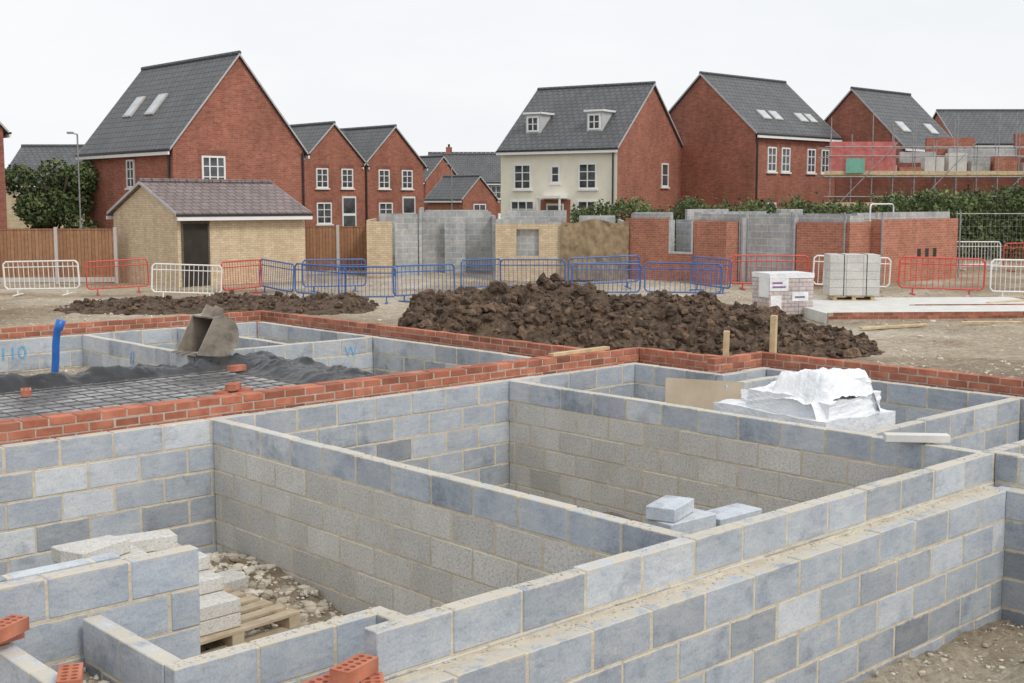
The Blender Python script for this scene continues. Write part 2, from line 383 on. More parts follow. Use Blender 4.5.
for i in range(3):
    for j in range(3):
        for lay in range(5 if i<2 else 4): lblock(random.choice([ME_GB,ME_GD]),2.1+i*.46+random.uniform(-.01,.01),7.3+j*.235,-1.12+lay*.104,random.uniform(-.03,.03))
for (x,y,z,r) in [(3.0,7.5,-.70,.25),(4.1,8.4,-.64,-.2),(3.6,8.1,-.545,.35)]: lblock(ME_GB,x,y,z,r,'loose pale grey concrete block lying on stack')
lblock(ME_GD,4.75,8.5,-1.12,.1,rx=rad(6))
for lay in range(11):
    lblock(ME_FB if lay>8 else ME_GB,6.12+random.uniform(-.01,.01),4.98,-1.24+lay*.104,random.uniform(-.05,.05),'blue-grey block on a stack inside the room')
    lblock(ME_FB if lay>8 else ME_GB,6.58+random.uniform(-.01,.01),4.95,-1.24+lay*.100,random.uniform(-.05,.05),'blue-grey block on a stack inside the room')
lblock(ME_FS,6.06,5.03,-.098,rad(18),'loose blue-grey block lying on top of stack')
lblock(ME_GB,7.6,4.75,-1.15,.3,'loose grey block on room floor')
def holed_brick():
    cu=bpy.data.curves.new('b','CURVE'); cu.dimensions='2D'; cu.fill_mode='BOTH'; cu.extrude=.0325
    def poly(pts):
        s=cu.splines.new('POLY'); s.points.add(len(pts)-1)
        for i,p in enumerate(pts): s.points[i].co=(p[0],p[1],0,1)
        s.use_cyclic_u=True
    poly([(-.1075,-.051),(.1075,-.051),(.1075,.051),(-.1075,.051)])
    for i in range(5):
        for j in range(2):
            cx=-.08+i*.04;cy=-.021+j*.042
            poly([(cx+.013*math.cos(a*math.pi/5),cy+.015*math.sin(a*math.pi/5)) for a in range(10)])
    o=bpy.data.objects.new('tmp',cu); COL.objects.link(o); bpy.context.view_layer.update()
    me=bpy.data.meshes.new_from_object(o.evaluated_get(bpy.context.evaluated_depsgraph_get())); bpy.data.objects.remove(o)
    me.materials.clear(); me.materials.append(BRICK)
    a=me.attributes.new('tone','FLOAT','FACE'); a.data.foreach_set('value',[.95]*len(me.polygons)); me.name='loose_brick'
    return me
HBK=holed_brick()
def lbrick(x,y,z,rz,rx=0,lab='loose perforated red brick resting on block wall'): obj('loose_brick',HBK,loc=(x,y,z),rot=(rx,0,rz),label=lab,cat='brick',group='loose red bricks')
lbrick(2.93,4.36,-.19,.1); lbrick(3.08,4.20,-.19,1.0); lbrick(3.05,4.29,-.122,.3)
lbrick(2.17,5.20,-.19,1.1); lbrick(2.15,5.98,-.19,.2); lbrick(2.14,5.86,-.125,.5)
lm='loose red brick lying on steel mesh'
for (x,y,z,r) in [(6.45,11.3,-.06,.4),(6.68,11.3,-.06,.5),(6.56,11.3,.008,.7),(5.0,12.8,-.06,1.2),(7.6,13.0,-.06,.2)]: lbrick(x,y,z,r,0,lm)
def ico(sub):
    bm=bmesh.new(); bmesh.ops.create_icosphere(bm,subdivisions=sub,radius=1); v=np.array([v.co[:] for v in bm.verts]); f=np.array([[q.index for q in p.verts] for p in bm.faces]); bm.free(); return v,f
ICO1,ICO2=ico(1),ico(2)
def lumps(name,pts,sizes,mat,label,cat,kind='stuff',flat=.65,hi=False):
    IV,IF=ICO2 if hi else ICO1
    pts=np.asarray(pts);n=len(pts);m=len(IV)
    V=IV[None]*(1+rng.uniform(-.3,.28,(n,m,1)))
    if hi: V=V*(1+.35*np.sin(IV[None,:,0:1]*3+rng.uniform(0,6,(n,1,1)))*np.cos(IV[None,:,1:2]*2.5+rng.uniform(0,6,(n,1,1))))
    sc=np.stack([np.ones(n),rng.uniform(.6,1,n),flat*rng.uniform(.7,1.2,n)],-1)*np.asarray(sizes)[:,None]
    V=V*sc[:,None,:]; an=rng.uniform(0,6.28,n); c=np.cos(an)[:,None];q=np.sin(an)[:,None]
    V=np.stack([V[...,0]*c-V[...,1]*q,V[...,0]*q+V[...,1]*c,V[...,2]],-1)+pts[:,None,:]
    F=(IF[None]+(np.arange(n)*m)[:,None,None]).reshape(-1,3)
    me=bpy.data.meshes.new(name); me.from_pydata(V.reshape(-1,3).tolist(),[],F.tolist()); me.materials.append(mat)
    a=me.attributes.new('tone','FLOAT','FACE'); a.data.foreach_set('value',np.repeat(rng.uniform(0,1,n),len(IF)))
    return obj(name,me,label=label,cat=cat,kind=kind)
def scatter(n,x0,x1,y0,y1,smin,smax,z=None):
    x=rng.uniform(x0,x1,n);y=rng.uniform(y0,y1,n);zz=gz(x,y) if z is None else np.full(n,z); s=smin+(smax-smin)*rng.power(.35,n)
    return np.stack([x,y,zz],-1),s
Q=[scatter(5200,3.6,5.4,4.5,9.6,.008,.065),scatter(900,5.6,8.9,4.5,9.6,.008,.04),scatter(4200,4.5,10,1.0,4.1,.005,.03),scatter(700,2.2,3.9,4.5,7.5,.008,.04),scatter(400,2.22,2.6,4.5,6.1,.008,.035)]
lumps('rubble',np.vstack([q[0] for q in Q]),np.concatenate([q[1] for q in Q]),STONE,'loose stones and mortar lumps on trench floor','rubble')
Q=[scatter(380,2.6,8.9,4.21,4.325,.003,.011,-.232),scatter(120,2.6,8.86,4.14,4.23,.003,.008,-.224),scatter(160,3.2,9.0,4.34,4.42,.003,.010,.001),
   scatter(160,5.43,5.51,4.5,9.6,.003,.010,.001),scatter(160,8.98,9.06,4.5,9.6,.003,.012,.001),scatter(120,2.6,3.8,5.08,5.16,.003,.012,-.224),scatter(100,2.0,3.3,6.11,6.19,.003,.010,.001),scatter(500,0,10.9,9.81,9.89,.005,.018,-.058)]
DROP=mnoise('dried_mortar_crumbs',(.50,.45,.36),(.66,.61,.52),20,.95,tone=(.75,1.1))
lumps('mortar_crumbs',np.vstack([q[0] for q in Q]),np.concatenate([q[1] for q in Q]),DROP,'dried mortar crumbs on block ledges','mortar')
Q=[scatter(2600,12.3,34,0,34,.02,.07),scatter(1800,12.2,20,4,16,.012,.06),scatter(900,0,12,18,36,.02,.09),scatter(500,3,7.5,14.4,17.2,.01,.05)]
lumps('gravel',np.vstack([q[0] for q in Q]),np.concatenate([q[1] for q in Q]),STONE,'scattered pale stones over the site dirt','gravel')
# ------------------------------------------------------------------ soil mounds
def mound(label,r0,r1,d0,dc,d1,prof_r,prof_h,clods,cs,amp=.28,pw=.22):
    nr,nd=int((r1-r0)*22),int((d1-d0)*22)
    r=np.linspace(r0,r1,nr); d=np.linspace(d0,d1,nd); Rr,Dd=np.meshgrid(r,d,indexing='ij')
    h=np.interp(Rr,prof_r,prof_h)
    t=np.where(Dd<dc,(Dd-d0)/(dc-d0),(d1-Dd)/(d1-dc)); t=np.clip(t,0,1)
    hh=h*np.sin(t*math.pi/2)**.9
    hh=hh+np.minimum(hh,.5)*2*amp*(fbm(Rr*1.1,Dd*1.1)+.9*np.abs(fbm(Rr*3.1,Dd*3.1,5)))
    Xw=CA*Dd+SA*Rr; Yw=SA*Dd-CA*Rr
    Zw=gz(Xw,Yw)+hh-.06
    me=gridmesh('soil_mound',Xw,Yw,Zw,SOIL,False)
    me.flip_normals()
    o=obj('soil_mound',me,label=label,cat='soil',kind='stuff')
    V=np.stack([Xw,Yw,Zw],-1).reshape(-1,3)
    ok=np.where(hh.reshape(-1)>.05)[0]; pick=rng.choice(ok,clods)
    sz=cs[0]+(cs[1]-cs[0])*rng.power(pw,clods)
    c=lumps('soil_clods',V[pick]+rng.normal(0,.03,(clods,3)),sz,CLOD,None,None,kind='stuff',flat=.8,hi=True)
    c.parent=o
mound('long heap of dark brown clumpy excavated soil',-2.2,6.9,21.4,23.6,26.4,[-2.2,-1.75,-1.1,-.4,.3,1.0,1.8,2.8,3.8,5.2,6.9],[0,.66,.86,1.04,1.20,1.08,.98,.92,.80,.5,0],6500,(.012,.155),.30,.2)
mound('low strip of dark soil beside barriers',-12.5,-3.5,31,33,35,[-12.5,-10,-8,-6,-4.5,-3.5],[0,.25,.3,.25,.35,0],1200,(.02,.12))
mound('small heap of reddish soil',11,14,24.5,25.5,26.5,[11,12,13,14],[0,.35,.5,.4],250,(.03,.1))
# ------------------------------------------------------------------ membrane, mesh, pipe, bucket, posts, pack
def fz(A,B):
    e=np.maximum(ss(A,7.75,8.25),ss(B,13.45,13.75))
    z=-.19+.012*fbm(A*2,B*2)+.10*ss(10.42-B,0,.22)*(1+.6*fbm(A*1.7,B*.4+9))
    z=z+e*(.10+.13*np.abs(fbm(A*1.6+4,B*1.6+2,4))+.08*fbm(A*5,B*5,4))
    return z-.12*ss(A,8.55,8.8)
A,B=np.meshgrid(np.linspace(.5,8.85,230),np.linspace(10.16,13.98,120),indexing='ij')
obj('damp_proof_membrane',gridmesh('damp_proof_membrane',A,B,fz(A,B),MEMB),label='black polythene membrane with ragged folded-up edges',cat='membrane')
A,B=np.meshgrid(np.linspace(.8,7.75,150),np.linspace(10.45,13.45,80),indexing='ij')
ed=.06*fbm(B*3,B*2)
obj('wet_sheeting',gridmesh('wet_sheeting',A+.05*fbm(B*2,A*.2),B+.07*fbm(A*1.5,B*.1),-.165+.014*fbm(A*2.5,B*2.5)+.008*np.abs(fbm(A*9,B*9)),WETS),label='pale wet grey sheeting lying under steel mesh',cat='sheeting')
mb=MB()
for i in range(25): mb.tube((2.6+i*.21,10.6,-.125),(2.6+i*.21,13.4,-.125),.006,4)
for j in range(13): mb.tube((2.5,10.7+j*.21,-.111),(7.7,10.7+j*.21,-.111),.006,4)
obj('steel_reinforcement_mesh',mb.mesh('steel_reinforcement_mesh',[STEEL]),label='welded steel reinforcing mesh laid over sheeting',cat='steel mesh')
mb=MB(); mb.path([(-.6,0,-.06),(-.3,0,-.03),(-.1,0,.02),(-.02,0,.12),(0,0,.3),(.01,0,.5),(.03,0,.66),(.05,0,.70),(.09,0,.80)],[.035,.035,.04,.045,.045,.045,.045,.056,.056],14)
obj('blue_service_pipe',mb.mesh('blue_service_pipe',[BLUEPIPE],True),loc=(6.2,14.9,-.33),rz=VYAW,label='upright blue plastic duct pipe with socket top',cat='pipe')
def bucket():
    root=bpy.data.objects.new('excavator_bucket',None); COL.objects.link(root)
    root['label']='muddy steel digger bucket resting on block wall'; root['category']='digger bucket'
    prof=[(0.0,0.0),(.14,-.01)]
    for i in range(11):
        an=rad(-80+i*17); prof.append((.32+.24*math.cos(an),.25+.26*math.sin(an)))
    prof+=[(.20,.48)]
    w=.5; mb=MB(); n=len(prof); th=.02
    inner=[]
    for i,p in enumerate(prof):
        a=Vector(prof[max(i-1,0)]); b=Vector(prof[min(i+1,n-1)]); d=(b-a).normalized(); inner.append((p[0]-d.y*th,p[1]+d.x*th))
    for i in range(n-1):
        a,b,c,e=prof[i],prof[i+1],inner[i+1],inner[i]
        mb.quad([(a[0],0,a[1]),(a[0],w,a[1]),(b[0],w,b[1]),(b[0],0,b[1])][::-1]); mb.quad([(e[0],0,e[1]),(e[0],w,e[1]),(c[0],w,c[1]),(c[0],0,c[1])])
    for i in (0,n-1):
        a,e=prof[i],inner[i]; mb.quad([(a[0],0,a[1]),(a[0],w,a[1]),(e[0],w,e[1]),(e[0],0,e[1])])
    obj('shell',mb.mesh('shell',[BUCK],False),parent=root)
    for yy in (-.018,w):
        mb=MB(); f=[(p[0],yy,p[1]) for p in prof]; g=[(p[0],yy+.018,p[1]) for p in prof]
        mb.quad(f); mb.quad(g[::-1])
        for i in range(n):
            j=(i+1)%n; mb.quad([f[j],f[i],g[i],g[j]])
        obj('side_plate',mb.mesh('side_plate',[BUCK]),parent=root)
    for i in range(4):
        mb=MB(); y=.02+i*.135
        mb.v+=[(.0,y,-.02),(.0,y+.06,-.02),(.0,y+.06,.03),(.0,y,.03),(-.12,y+.015,.0),(-.12,y+.045,.0)]
        for q in ((0,1,5,4),(3,4,5,2),(0,4,3),(1,2,5),(0,3,2,1)): mb.f.append(q);mb.m.append(0);mb.t.append(.5)
        obj('tooth',mb.mesh('tooth',[BUCK]),parent=root)
    for yy in (.13,.34):
        mb=MB(); P=[(.22,yy,.47),(.44,yy,.42),(.40,yy,.60),(.30,yy,.63)]; Q=[(a,b+.03,c) for a,b,c in P]
        mb.quad(P); mb.quad(Q[::-1])
        for i in range(4):
            j=(i+1)%4; mb.quad([P[j],P[i],Q[i],Q[j]])
        obj('mounting_ear',mb.mesh('mounting_ear',[BUCK]),parent=root)
    root.location=(7.62,14.0,.0); root.rotation_euler=(rad(0),rad(6),rad(2)); root.scale=(1.05,1.0,1.0)
bucket()
def post(x,y,z,h,rz,t=.05):
    mb=MB(); mb.box(-t/2,t/2,-t/2,t/2,0,h)
    obj('timber_post',mb.mesh('timber_post',[TIMBER]),loc=(x,y,z),rot=(rad(1),rad(-1),rz),label='square pale timber setting-out post beside brickwork',cat='post',group='timber setting-out posts',bev=.004)
post(12.2,8.6,-.3,.88,.3,.07); post(11.75,8.95,-.3,.7,.6,.07)
mb=MB(); mb.box(0,1.0,-.04,.04,0,.035); obj('timber_batten',mb.mesh('timber_batten',[TIMBER]),loc=(9.9,10.0,.155),rz=rad(3),label='thin timber batten lying along brick wall',cat='timber')
mb=MB(); mb.box(0,.5,-.05,.05,0,.065); obj('concrete_lintel',mb.mesh('concrete_lintel',[CONC]),loc=(8.8,5.12,.012),rz=rad(-48),label='short concrete lintel lying across block walls',cat='lintel',bev=.006)
mb=MB(); mb.box(-.42,.42,0,.02,0,.72); obj('plywood_board',mb.mesh('plywood_board',[PLY]),loc=(10.1,7.95,-.64),rot=(rad(-14),rad(4),rad(-38)),label='dirty plywood board leaning inside block foundation',cat='board')
for (r,d,L,a) in [(7.2,25.6,1.6,.3),(9.5,26.2,1.2,-.2),(4.8,30.5,2.0,.1),(11.5,30,1.5,.5)]:
    mb=MB(); mb.box(0,L,-.06,.06,0,.04); x,y=W(r,d); obj('timber_plank',mb.mesh('timber_plank',[TIMBER]),loc=(x,y,gh(x,y)+.05),rot=(rad(3),rad(-1),VYAW+a),label='weathered timber plank lying on dirt',cat='timber',group='loose timber planks')
def wrapped():
    root=bpy.data.objects.new('wrapped_pack',None); COL.objects.link(root)
    root['label']='white polythene wrapped sheets stacked between block walls'; root['category']='wrapped pack'
    root.location=(10.2,6.85,-1.2); root.rotation_euler=(0,0,rad(-6))
    # three packs of sheets, slightly out of line, the top ones smaller
    specs=[((-.5,.5,-.72,.66),0,1.12,0,0,0),((-.42,.44,-.60,.30),1.13,1.30,6,3,-2),((-.30,.34,-.52,.0),1.33,1.43,-10,-5,4),((-.2,.42,.2,.62),1.125,1.21,12,2,5)]
    for k,(q,z0,z1,rz,rx,ry) in enumerate(specs):
        bm=bmesh.new(); bmesh.ops.create_cube(bm,size=1); bmesh.ops.subdivide_edges(bm,edges=bm.edges[:],cuts=14,use_grid_fill=True)
        cx,cy=(q[0]+q[1])/2,(q[2]+q[3])/2; sx,sy,sz=q[1]-q[0],q[3]-q[2],z1-z0
        co=np.array([v.co[:] for v in bm.verts]); n=fbm(co[:,0]*3+k*5,co[:,1]*3+co[:,2]*2,3); n2=np.abs(fbm(co[:,0]*5+k,co[:,1]*6+co[:,2]*4,3))
        for v,a,b in zip(bm.verts,n,n2):
            c=v.co; o=(.018*a+.022*b); v.co=(c.x*sx+o*(1 if c.x>0 else -1),c.y*sy+o*(1 if c.y>0 else -1),c.z*sz+.5*sz+(.03*a+.03*b)*(c.z>.4))
        me=bpy.data.meshes.new('sheet_pack'); bm.to_mesh(me); bm.free(); me.materials.append(WRAP)
        obj('sheet_pack',me,parent=root,loc=(cx,cy,z0),rot=(rad(rx),rad(ry),rad(rz)))
    A,B=np.meshgrid(np.linspace(-.46,.50,60),np.linspace(-.62,.15,60),indexing='ij')
    rd=np.abs(np.mod(A*2.3+B*1.1+.4*fbm(A*2,B*2),1)-.5)
    C=1.47+.06*rd+.05*fbm(A*2.5,B*2.5,3)+.05*np.abs(fbm(A*7,B*7,4))-.25*ss(np.abs(A-.02),.28,.48)-.22*ss(np.abs(B+.25),.24,.40)
    obj('plastic_flap',gridmesh('plastic_flap',A,B,C,WRAP,False),parent=root)
wrapped()
# ------------------------------------------------------------------ block packs on the far site
def blockpack(x,y,z,rz,label,wrap,sc=1):
    root=bpy.data.objects.new('block_pack',None); COL.objects.link(root); root['label']=label; root['category']='block pack'; root['group']='packs of concrete blocks'
    root.location=(x,y,z); root.rotation_euler=(0,0,rz); root.scale=(sc,sc,sc)
    mb=MB()
    for k in range(5):
        for i in range(3):
            for j in range(9): mb.box(-.66+i*.442,-.66+i*.442+.434,-.5+j*.112,-.5+j*.112+.106,.14+k*.22,.14+k*.22+.214,0,random.uniform(.3,.8))
    obj('blocks',mb.mesh('blocks',[PINKW if wrap else GREY]),parent=root)
    obj('pallet',PM,parent=root)
    if wrap:
        mb=MB()
        mb.box(-.672,.672,-.512,.515,1.12,1.252,0)
        for q in ((-.66,-.1,.78,1.118),(.02,.5,.5,.74),(-.62,-.3,.2,.66)): mb.box(q[0],q[1],-.509,-.5,q[2],q[3],0)
        mb.box(-.671,-.664,-.48,.1,.6,1.118,0)
        pw=obj('plastic_wrap',mb.mesh('plastic_wrap',[WRAP]),parent=root)
        for (a,c,w_) in ((-.58,.86,.4),(-.58,.97,.3),(.1,.58,.3)):
            mb=MB(); mb.box(a,a+w_,-.514,-.5105,c,c+.05,0); obj('printed_band',mb.mesh('printed_band',[PRINT]),parent=pw)
    else:
        for xx in (-.3,.3):
            mb=MB(); mb.box(xx,xx+.02,-.506,.506,.138,1.244,0); obj('strap',mb.mesh('strap',[BLACKP]),parent=root)
x,y=W(6.35,29.2); blockpack(x,y,gh(x,y)-.06,VYAW+rad(16),'pack of pinkish blocks in torn white polythene',True,.86)
x,y=W(8.5,31.2); blockpack(x,y,-.52,VYAW-rad(4),'neat strapped pack of grey blocks standing on concrete slab',False,.92)
x,y=W(6.9,27.2)
mb=MB(); mb.box(0,6.2,0,4.4,-.35,0,0)
obj('concrete_slab',mb.mesh('concrete_slab',[CONC]),loc=(x,y,-.52),rz=VYAW+rad(4),label='pale new concrete floor slab',kind='structure')
def edging(x,y,rz,n,lab):
    mb=MB()
    for i in range(n):
        for k in range(2): mb.box(i*.225+(.11 if k else 0),i*.225+(.11 if k else 0)+.215,-.12,-.018,-.16+k*.075,-.16+k*.075+.065,0,random.random())
    mb.box(0,n*.225,-.115,-.02,-.4,-.02,1)
    obj('brick_edging',mb.mesh('brick_edging',[BRICK,BRICKM]),loc=(x,y,-.48),rz=rz,label=lab,cat='brick edging')
edging(x,y,VYAW+rad(4),20,'red brick edging along pale concrete slab')
x2,y2=W(9.4,29.4); edging(x2,y2,VYAW+rad(4),14,'low red brick strip across concrete slab')
# ------------------------------------------------------------------ barriers
BMESH={}
def barrier_meshes(mat):
    if mat.name in BMESH: return BMESH[mat.name]
    f=MB(); r=.025; w=2.1
    c=[(0,0,.28),(0,0,.95),(.08,0,1.03),(w-.08,0,1.03),(w,0,.95),(w,0,.28),(w-.08,0,.2),(.08,0,.2)]
    for i in range(8): f.tube(c[i],c[(i+1)%8],r,6)
    b=MB()
    for i in range(1,15): b.tube((i*w/15,0,.21),(i*w/15,0,1.02),.0095,5)
    b.tube((.02,0,.86),(w-.02,0,.86),.016,5)
    ft=MB(); ft.tube((0,-.28,.03),(0,.28,.03),.024,6); ft.tube((0,0,.03),(0,0,.22),.022,6)
    BMESH[mat.name]=(f.mesh('frame',[mat]),b.mesh('bars',[mat]),ft.mesh('foot',[mat])); return BMESH[mat.name]
def barrier(r0,d0,r1,d1,mat,col):
    a=Vector(W(r0,d0)); b=Vector(W(r1,d1)); L=(b-a).length; sx=L/2.14
    root=bpy.data.objects.new('crowd_barrier',None); COL.objects.link(root)
    root['label']=f'{col} tubular steel pedestrian barrier standing on dirt'; root['category']='barrier'; root['group']='pedestrian barriers around the site'
    m=(a+b)/2; root.location=(a.x,a.y,gh(m.x,m.y)+.0); root.rotation_euler=(rad(random.uniform(-4,4)),rad(random.uniform(-2,2)),math.atan2(b.y-a.y,b.x-a.x)); root.scale=(sx,1,1)
    f,bb,ft=barrier_meshes(mat)
    obj('frame',f,parent=root); obj('bars',bb,parent=root)
    for xx in (.35,1.75): obj('foot',ft,parent=root,loc=(xx,0,0))
def ub(u0,d0,u1,d1,mat,col): barrier((u0-512)*d0/1243,d0,(u1-512)*d1/1243,d1,mat,col)
w_,r_,b_=(BW,'white'),(BR,'red'),(BB,'blue')
for q in [(4,37.5,80,37.2,*w_),(86,37.8,149,38.6,*r_),(150,36.8,221,36.8,*w_),(222,37,262,38.6,*r_),
    (258,39,292,37),(294,36.0,345,34.8),(338,34.6,396,34.6),(393,34.8,455,36.2),(460,37.5,500,38.5),(500,38.6,566,38),(568,39,640,39.5),(644,35.6,722,35.2),(570,35.8,640,36.6),(690,38,730,36.5),(302,38.6,366,39.4),
    (729,37.6,808,37.8,*r_),(812,36,890,35.6,*w_),(898,34,985,33.8,*r_),(990,32.6,1066,32.4,*w_),(952,45,1000,45.5,*w_),(740,41,800,42,*r_),(1002,45,1050,45.5,*r_),(-76,37.4,0,37.5,*r_)]:
    if len(q)==4: q=q+b_
    ub(*q)
# ------------------------------------------------------------------ houses
WM={}
def window_mesh(w,h,nx_=2,ny_=2,sill=True):
    k=(w,h,nx_,ny_,sill)
    if k in WM: return WM[k]
    f=MB(); t=.075
    for a,b,c,d in ((-w/2,w/2,0,t),(-w/2,w/2,h-t,h),(-w/2,-w/2+t,t+.001,h-t-.001),(w/2-t,w/2,t+.001,h-t-.001)): f.box(a,b,-.05,.02,c,d)
    for i in range(1,nx_): x=-w/2+i*w/nx_; f.box(x-.028,x+.028,-.045,.02,t,h-t)
    for j in range(1,ny_): z=j*h/ny_; f.box(-w/2+t,w/2-t,-.04,.02,z-.02,z+.02)
    if sill: f.box(-w/2-.08,w/2+.08,-.1,.0,-.08,-.004)
    g=MB(); g.box(-w/2+.03,w/2-.03,-.02,.01,.03,h-.03)
    WM[k]=(f.mesh('window',[WHITE]),g.mesh('glass',[GLASS])); return WM[k]
DM=MB(); DM.box(-.48,.48,-.05,.02,0,2.05); DM.box(-.40,.40,-.06,-.051,.1,.95,1); DM.box(-.40,.40,-.06,-.051,1.1,1.95,1); DOORM=DM.mesh('door',[WHITE,GLASS])
def place(face,a,z,W_,L_):
    if face=='g': return (a,-.003,z),0
    if face=='l': return (-.003,a,z),rad(-90)
    if face=='r': return (W_+.003,a,z),rad(90)
def house(label,x,y,z,yaw,W_,L_,eave,ridge,wins=(),wallm=HB,gablem=None,roofm=TILE,sky=(),dorm=(),chim=None,over=.12,doors=(),verge=True,name='brick_house',cat='house',pipes=(),group=None,lintel=True,band=False):
    root=bpy.data.objects.new(name,None); COL.objects.link(root); root.location=(x,y,z); root.rotation_euler=(0,0,yaw)
    root['label']=label; root['category']=cat
    if group: root['group']=group
    gm=gablem or wallm
    mb=MB(); b=-1.0
    mb.quad([(0,L_,b),(0,0,b),(0,0,eave),(0,L_,eave)],0); mb.quad([(W_,0,b),(W_,L_,b),(W_,L_,eave),(W_,0,eave)],0)
    mb.quad([(0,0,b),(W_,0,b),(W_,0,eave),(W_/2,0,ridge),(0,0,eave)],1)
    mb.quad([(W_,L_,b),(0,L_,b),(0,L_,eave),(W_/2,L_,ridge),(W_,L_,eave)],1)
    obj('wall',mb.mesh('wall',[wallm,gm]),parent=root)
    if band:
        for q in ((0,L_,-.6,.55),(2.55,4.25,.552,2.25)):
            mb=MB(); mb.box(-.014,-.001,q[0],q[1],q[2],q[3],0); obj('brick_band',mb.mesh('brick_band',[HB]),parent=root)
        mb=MB(); mb.box(-.75,-.02,2.7,4.1,2.3,2.42,0); mb.box(-.72,-.64,2.74,2.82,0,2.298,0); mb.box(-.72,-.64,3.98,4.06,0,2.298,0); obj('porch',mb.mesh('porch',[WHITE]),parent=root)
    mb=MB(); sl=(ridge-eave)/(W_/2); o=over; zt=.12
    for sgn in (0,1):
        X=lambda v:(v if sgn==0 else W_-v)
        e0=(X(-o*1.5),eave-sl*o*1.5+zt); e1=(W_/2,ridge+zt)
        A=[(e0[0],-o,e0[1]),(e1[0],-o,e1[1]),(e1[0],L_+o,e1[1]),(e0[0],L_+o,e0[1])]
        B=[(p[0],p[1],p[2]-.1) for p in A]
        if sgn==0: A=A[::-1]; B=B[::-1]
        mb.quad(A,0); mb.quad(B[::-1],0)
        for i in range(4):
            j=(i+1)%4; mb.quad([A[j],A[i],B[i],B[j]],0)
    k=int(L_/.45)
    for i in range(k+1):
        y0=-o+i*(L_+2*o)/(k+1); mb.tube((W_/2,y0,ridge+zt+.02),(W_/2,y0+.42,ridge+zt+.02),.09,8,0)
    roof=obj('roof',mb.mesh('roof',[roofm]),parent=root)
    if verge:
        for yy in (-o-.012,L_+o-.008):
            for sgn in (0,1):
                mb=MB()
                X=lambda v:(v if sgn==0 else W_-v)
                p=[(X(-o*1.5),yy,eave-sl*o*1.5+zt-.09),(W_/2,yy,ridge+zt-.09),(W_/2,yy,ridge+zt+.01),(X(-o*1.5),yy,eave-sl*o*1.5+zt+.01)]
                q=[(a,b+.02,c) for a,b,c in p]
                mb.quad(p);mb.quad(q[::-1])
                for i in range(4):
                    j=(i+1)%4; mb.quad([p[j],p[i],q[i],q[j]])
                obj('bargeboard',mb.mesh('bargeboard',[VERGE]),parent=root)
    for X0 in (-o*1.5-.11,W_+o*1.5):
        mb=MB(); mb.box(X0,X0+.11,-o,L_+o,eave-sl*o*1.5+.0,eave-sl*o*1.5+.08,0)
        obj('gutter',mb.mesh('gutter',[BLACKP]),parent=root)
        mb=MB(); mb.box(X0+.02,X0+.09,-o+.01,L_+o-.01,eave-sl*o*1.5-.13,eave-sl*o*1.5-.003,0)
        obj('fascia',mb.mesh('fascia',[WHITE]),parent=root)
    for (fx,fy) in pipes:
        mb=MB(); mb.tube((fx,fy,-.5),(fx,fy,eave-.1),.045,8); obj('downpipe',mb.mesh('downpipe',[BLACKP]),parent=root)
    for (face,a,zz,w,h,nx_,ny_) in wins:
        f,g=window_mesh(w,h,nx_,ny_); l,r=place(face,a,zz,W_,L_)
        wo=obj('window',f,parent=root,loc=l,rz=r); obj('glass',g,parent=wo)
        if lintel:
            k=('lint',w)
            if k not in WM:
                m_=MB(); m_.box(-w/2-.1,w/2+.1,-.012,.01,0,.22); WM[k]=m_.mesh('lintel',[HBD])
            obj('lintel',WM[k],parent=wo,loc=(0,0,h+.004))
    for (face,a,zz) in doors:
        l,r=place(face,a,zz,W_,L_)
        if band: l=(l[0]-.016,l[1],l[2])
        obj('door',DOORM,parent=root,loc=l,rz=r)
    ang=math.atan(sl)
    for (side,a,t,w,h) in sky:
        m_=MB(); m_.box(-w/2,w/2,-h/2,h/2,.0,.07,0); m_.box(-w/2+.07,w/2-.07,-h/2+.07,h/2-.07,.071,.078,1)
        px=t*W_/2; pz=eave+sl*px+zt
        me_=m_.mesh('skylight',[POST,SKYG])
        if side=='l': obj('skylight',me_,parent=roof,loc=(px,a,pz),rot=(ang,0,rad(-90)))
        else: obj('skylight',me_,parent=roof,loc=(W_-px,a,pz),rot=(ang,0,rad(90)))
    for (side,a,t,w,h) in dorm:
        px=t*W_/2; pz=eave+sl*px+zt
        m_=MB(); dep=h/sl+.3
        m_.box(-w/2,w/2,0,dep,-.2,h,0); m_.box(-w/2-.12,w/2+.12,-.12,dep+.05,h+.002,h+.10,1); m_.box(-w/2-.06,w/2+.06,-.06,dep+.03,h+.102,h+.13,2)
        rz=rad(-90) if side=='l' else rad(90)
        obj('dormer',m_.mesh('dormer',[DORM,WHITE,BLACKP]),parent=roof,loc=(px if side=='l' else W_-px,a,pz),rz=rz)
        f,g=window_mesh(round(w*.8,2),round(h*.8,2),2,2,False); wo=obj('window',f,parent=roof,loc=((px if side=='l' else W_-px)-.004,a,pz+h*.08),rz=rz); obj('glass',g,parent=roof,loc=wo.location,rz=rz)
    if chim:
        m_=MB(); cx,cy=chim; m_.box(cx-.3,cx+.3,cy-.3,cy+.3,eave,ridge+.7,0); m_.tube((cx,cy,ridge+.7),(cx,cy,ridge+1.0),.11,8,1)
        obj('chimney',m_.mesh('chimney',[gm,BLACKP]),parent=roof)
    return root
G='new red brick houses'
house('tall red brick house with steep grey tiled roof and rooflights',23.66,44.9,-.9,0,6.0,8.2,5.0,8.65,
  wins=[('g',1.75,3.4,1.05,1.25,3,3),('l',3.6,3.4,.7,1.15,2,3),('l',3.6,.8,1.0,1.2,2,2)],sky=[('l',4.0,.48,.75,1.15),('l',6.0,.48,.75,1.15)],pipes=[(-.06,.25),(5.95,-.08)],group=G)
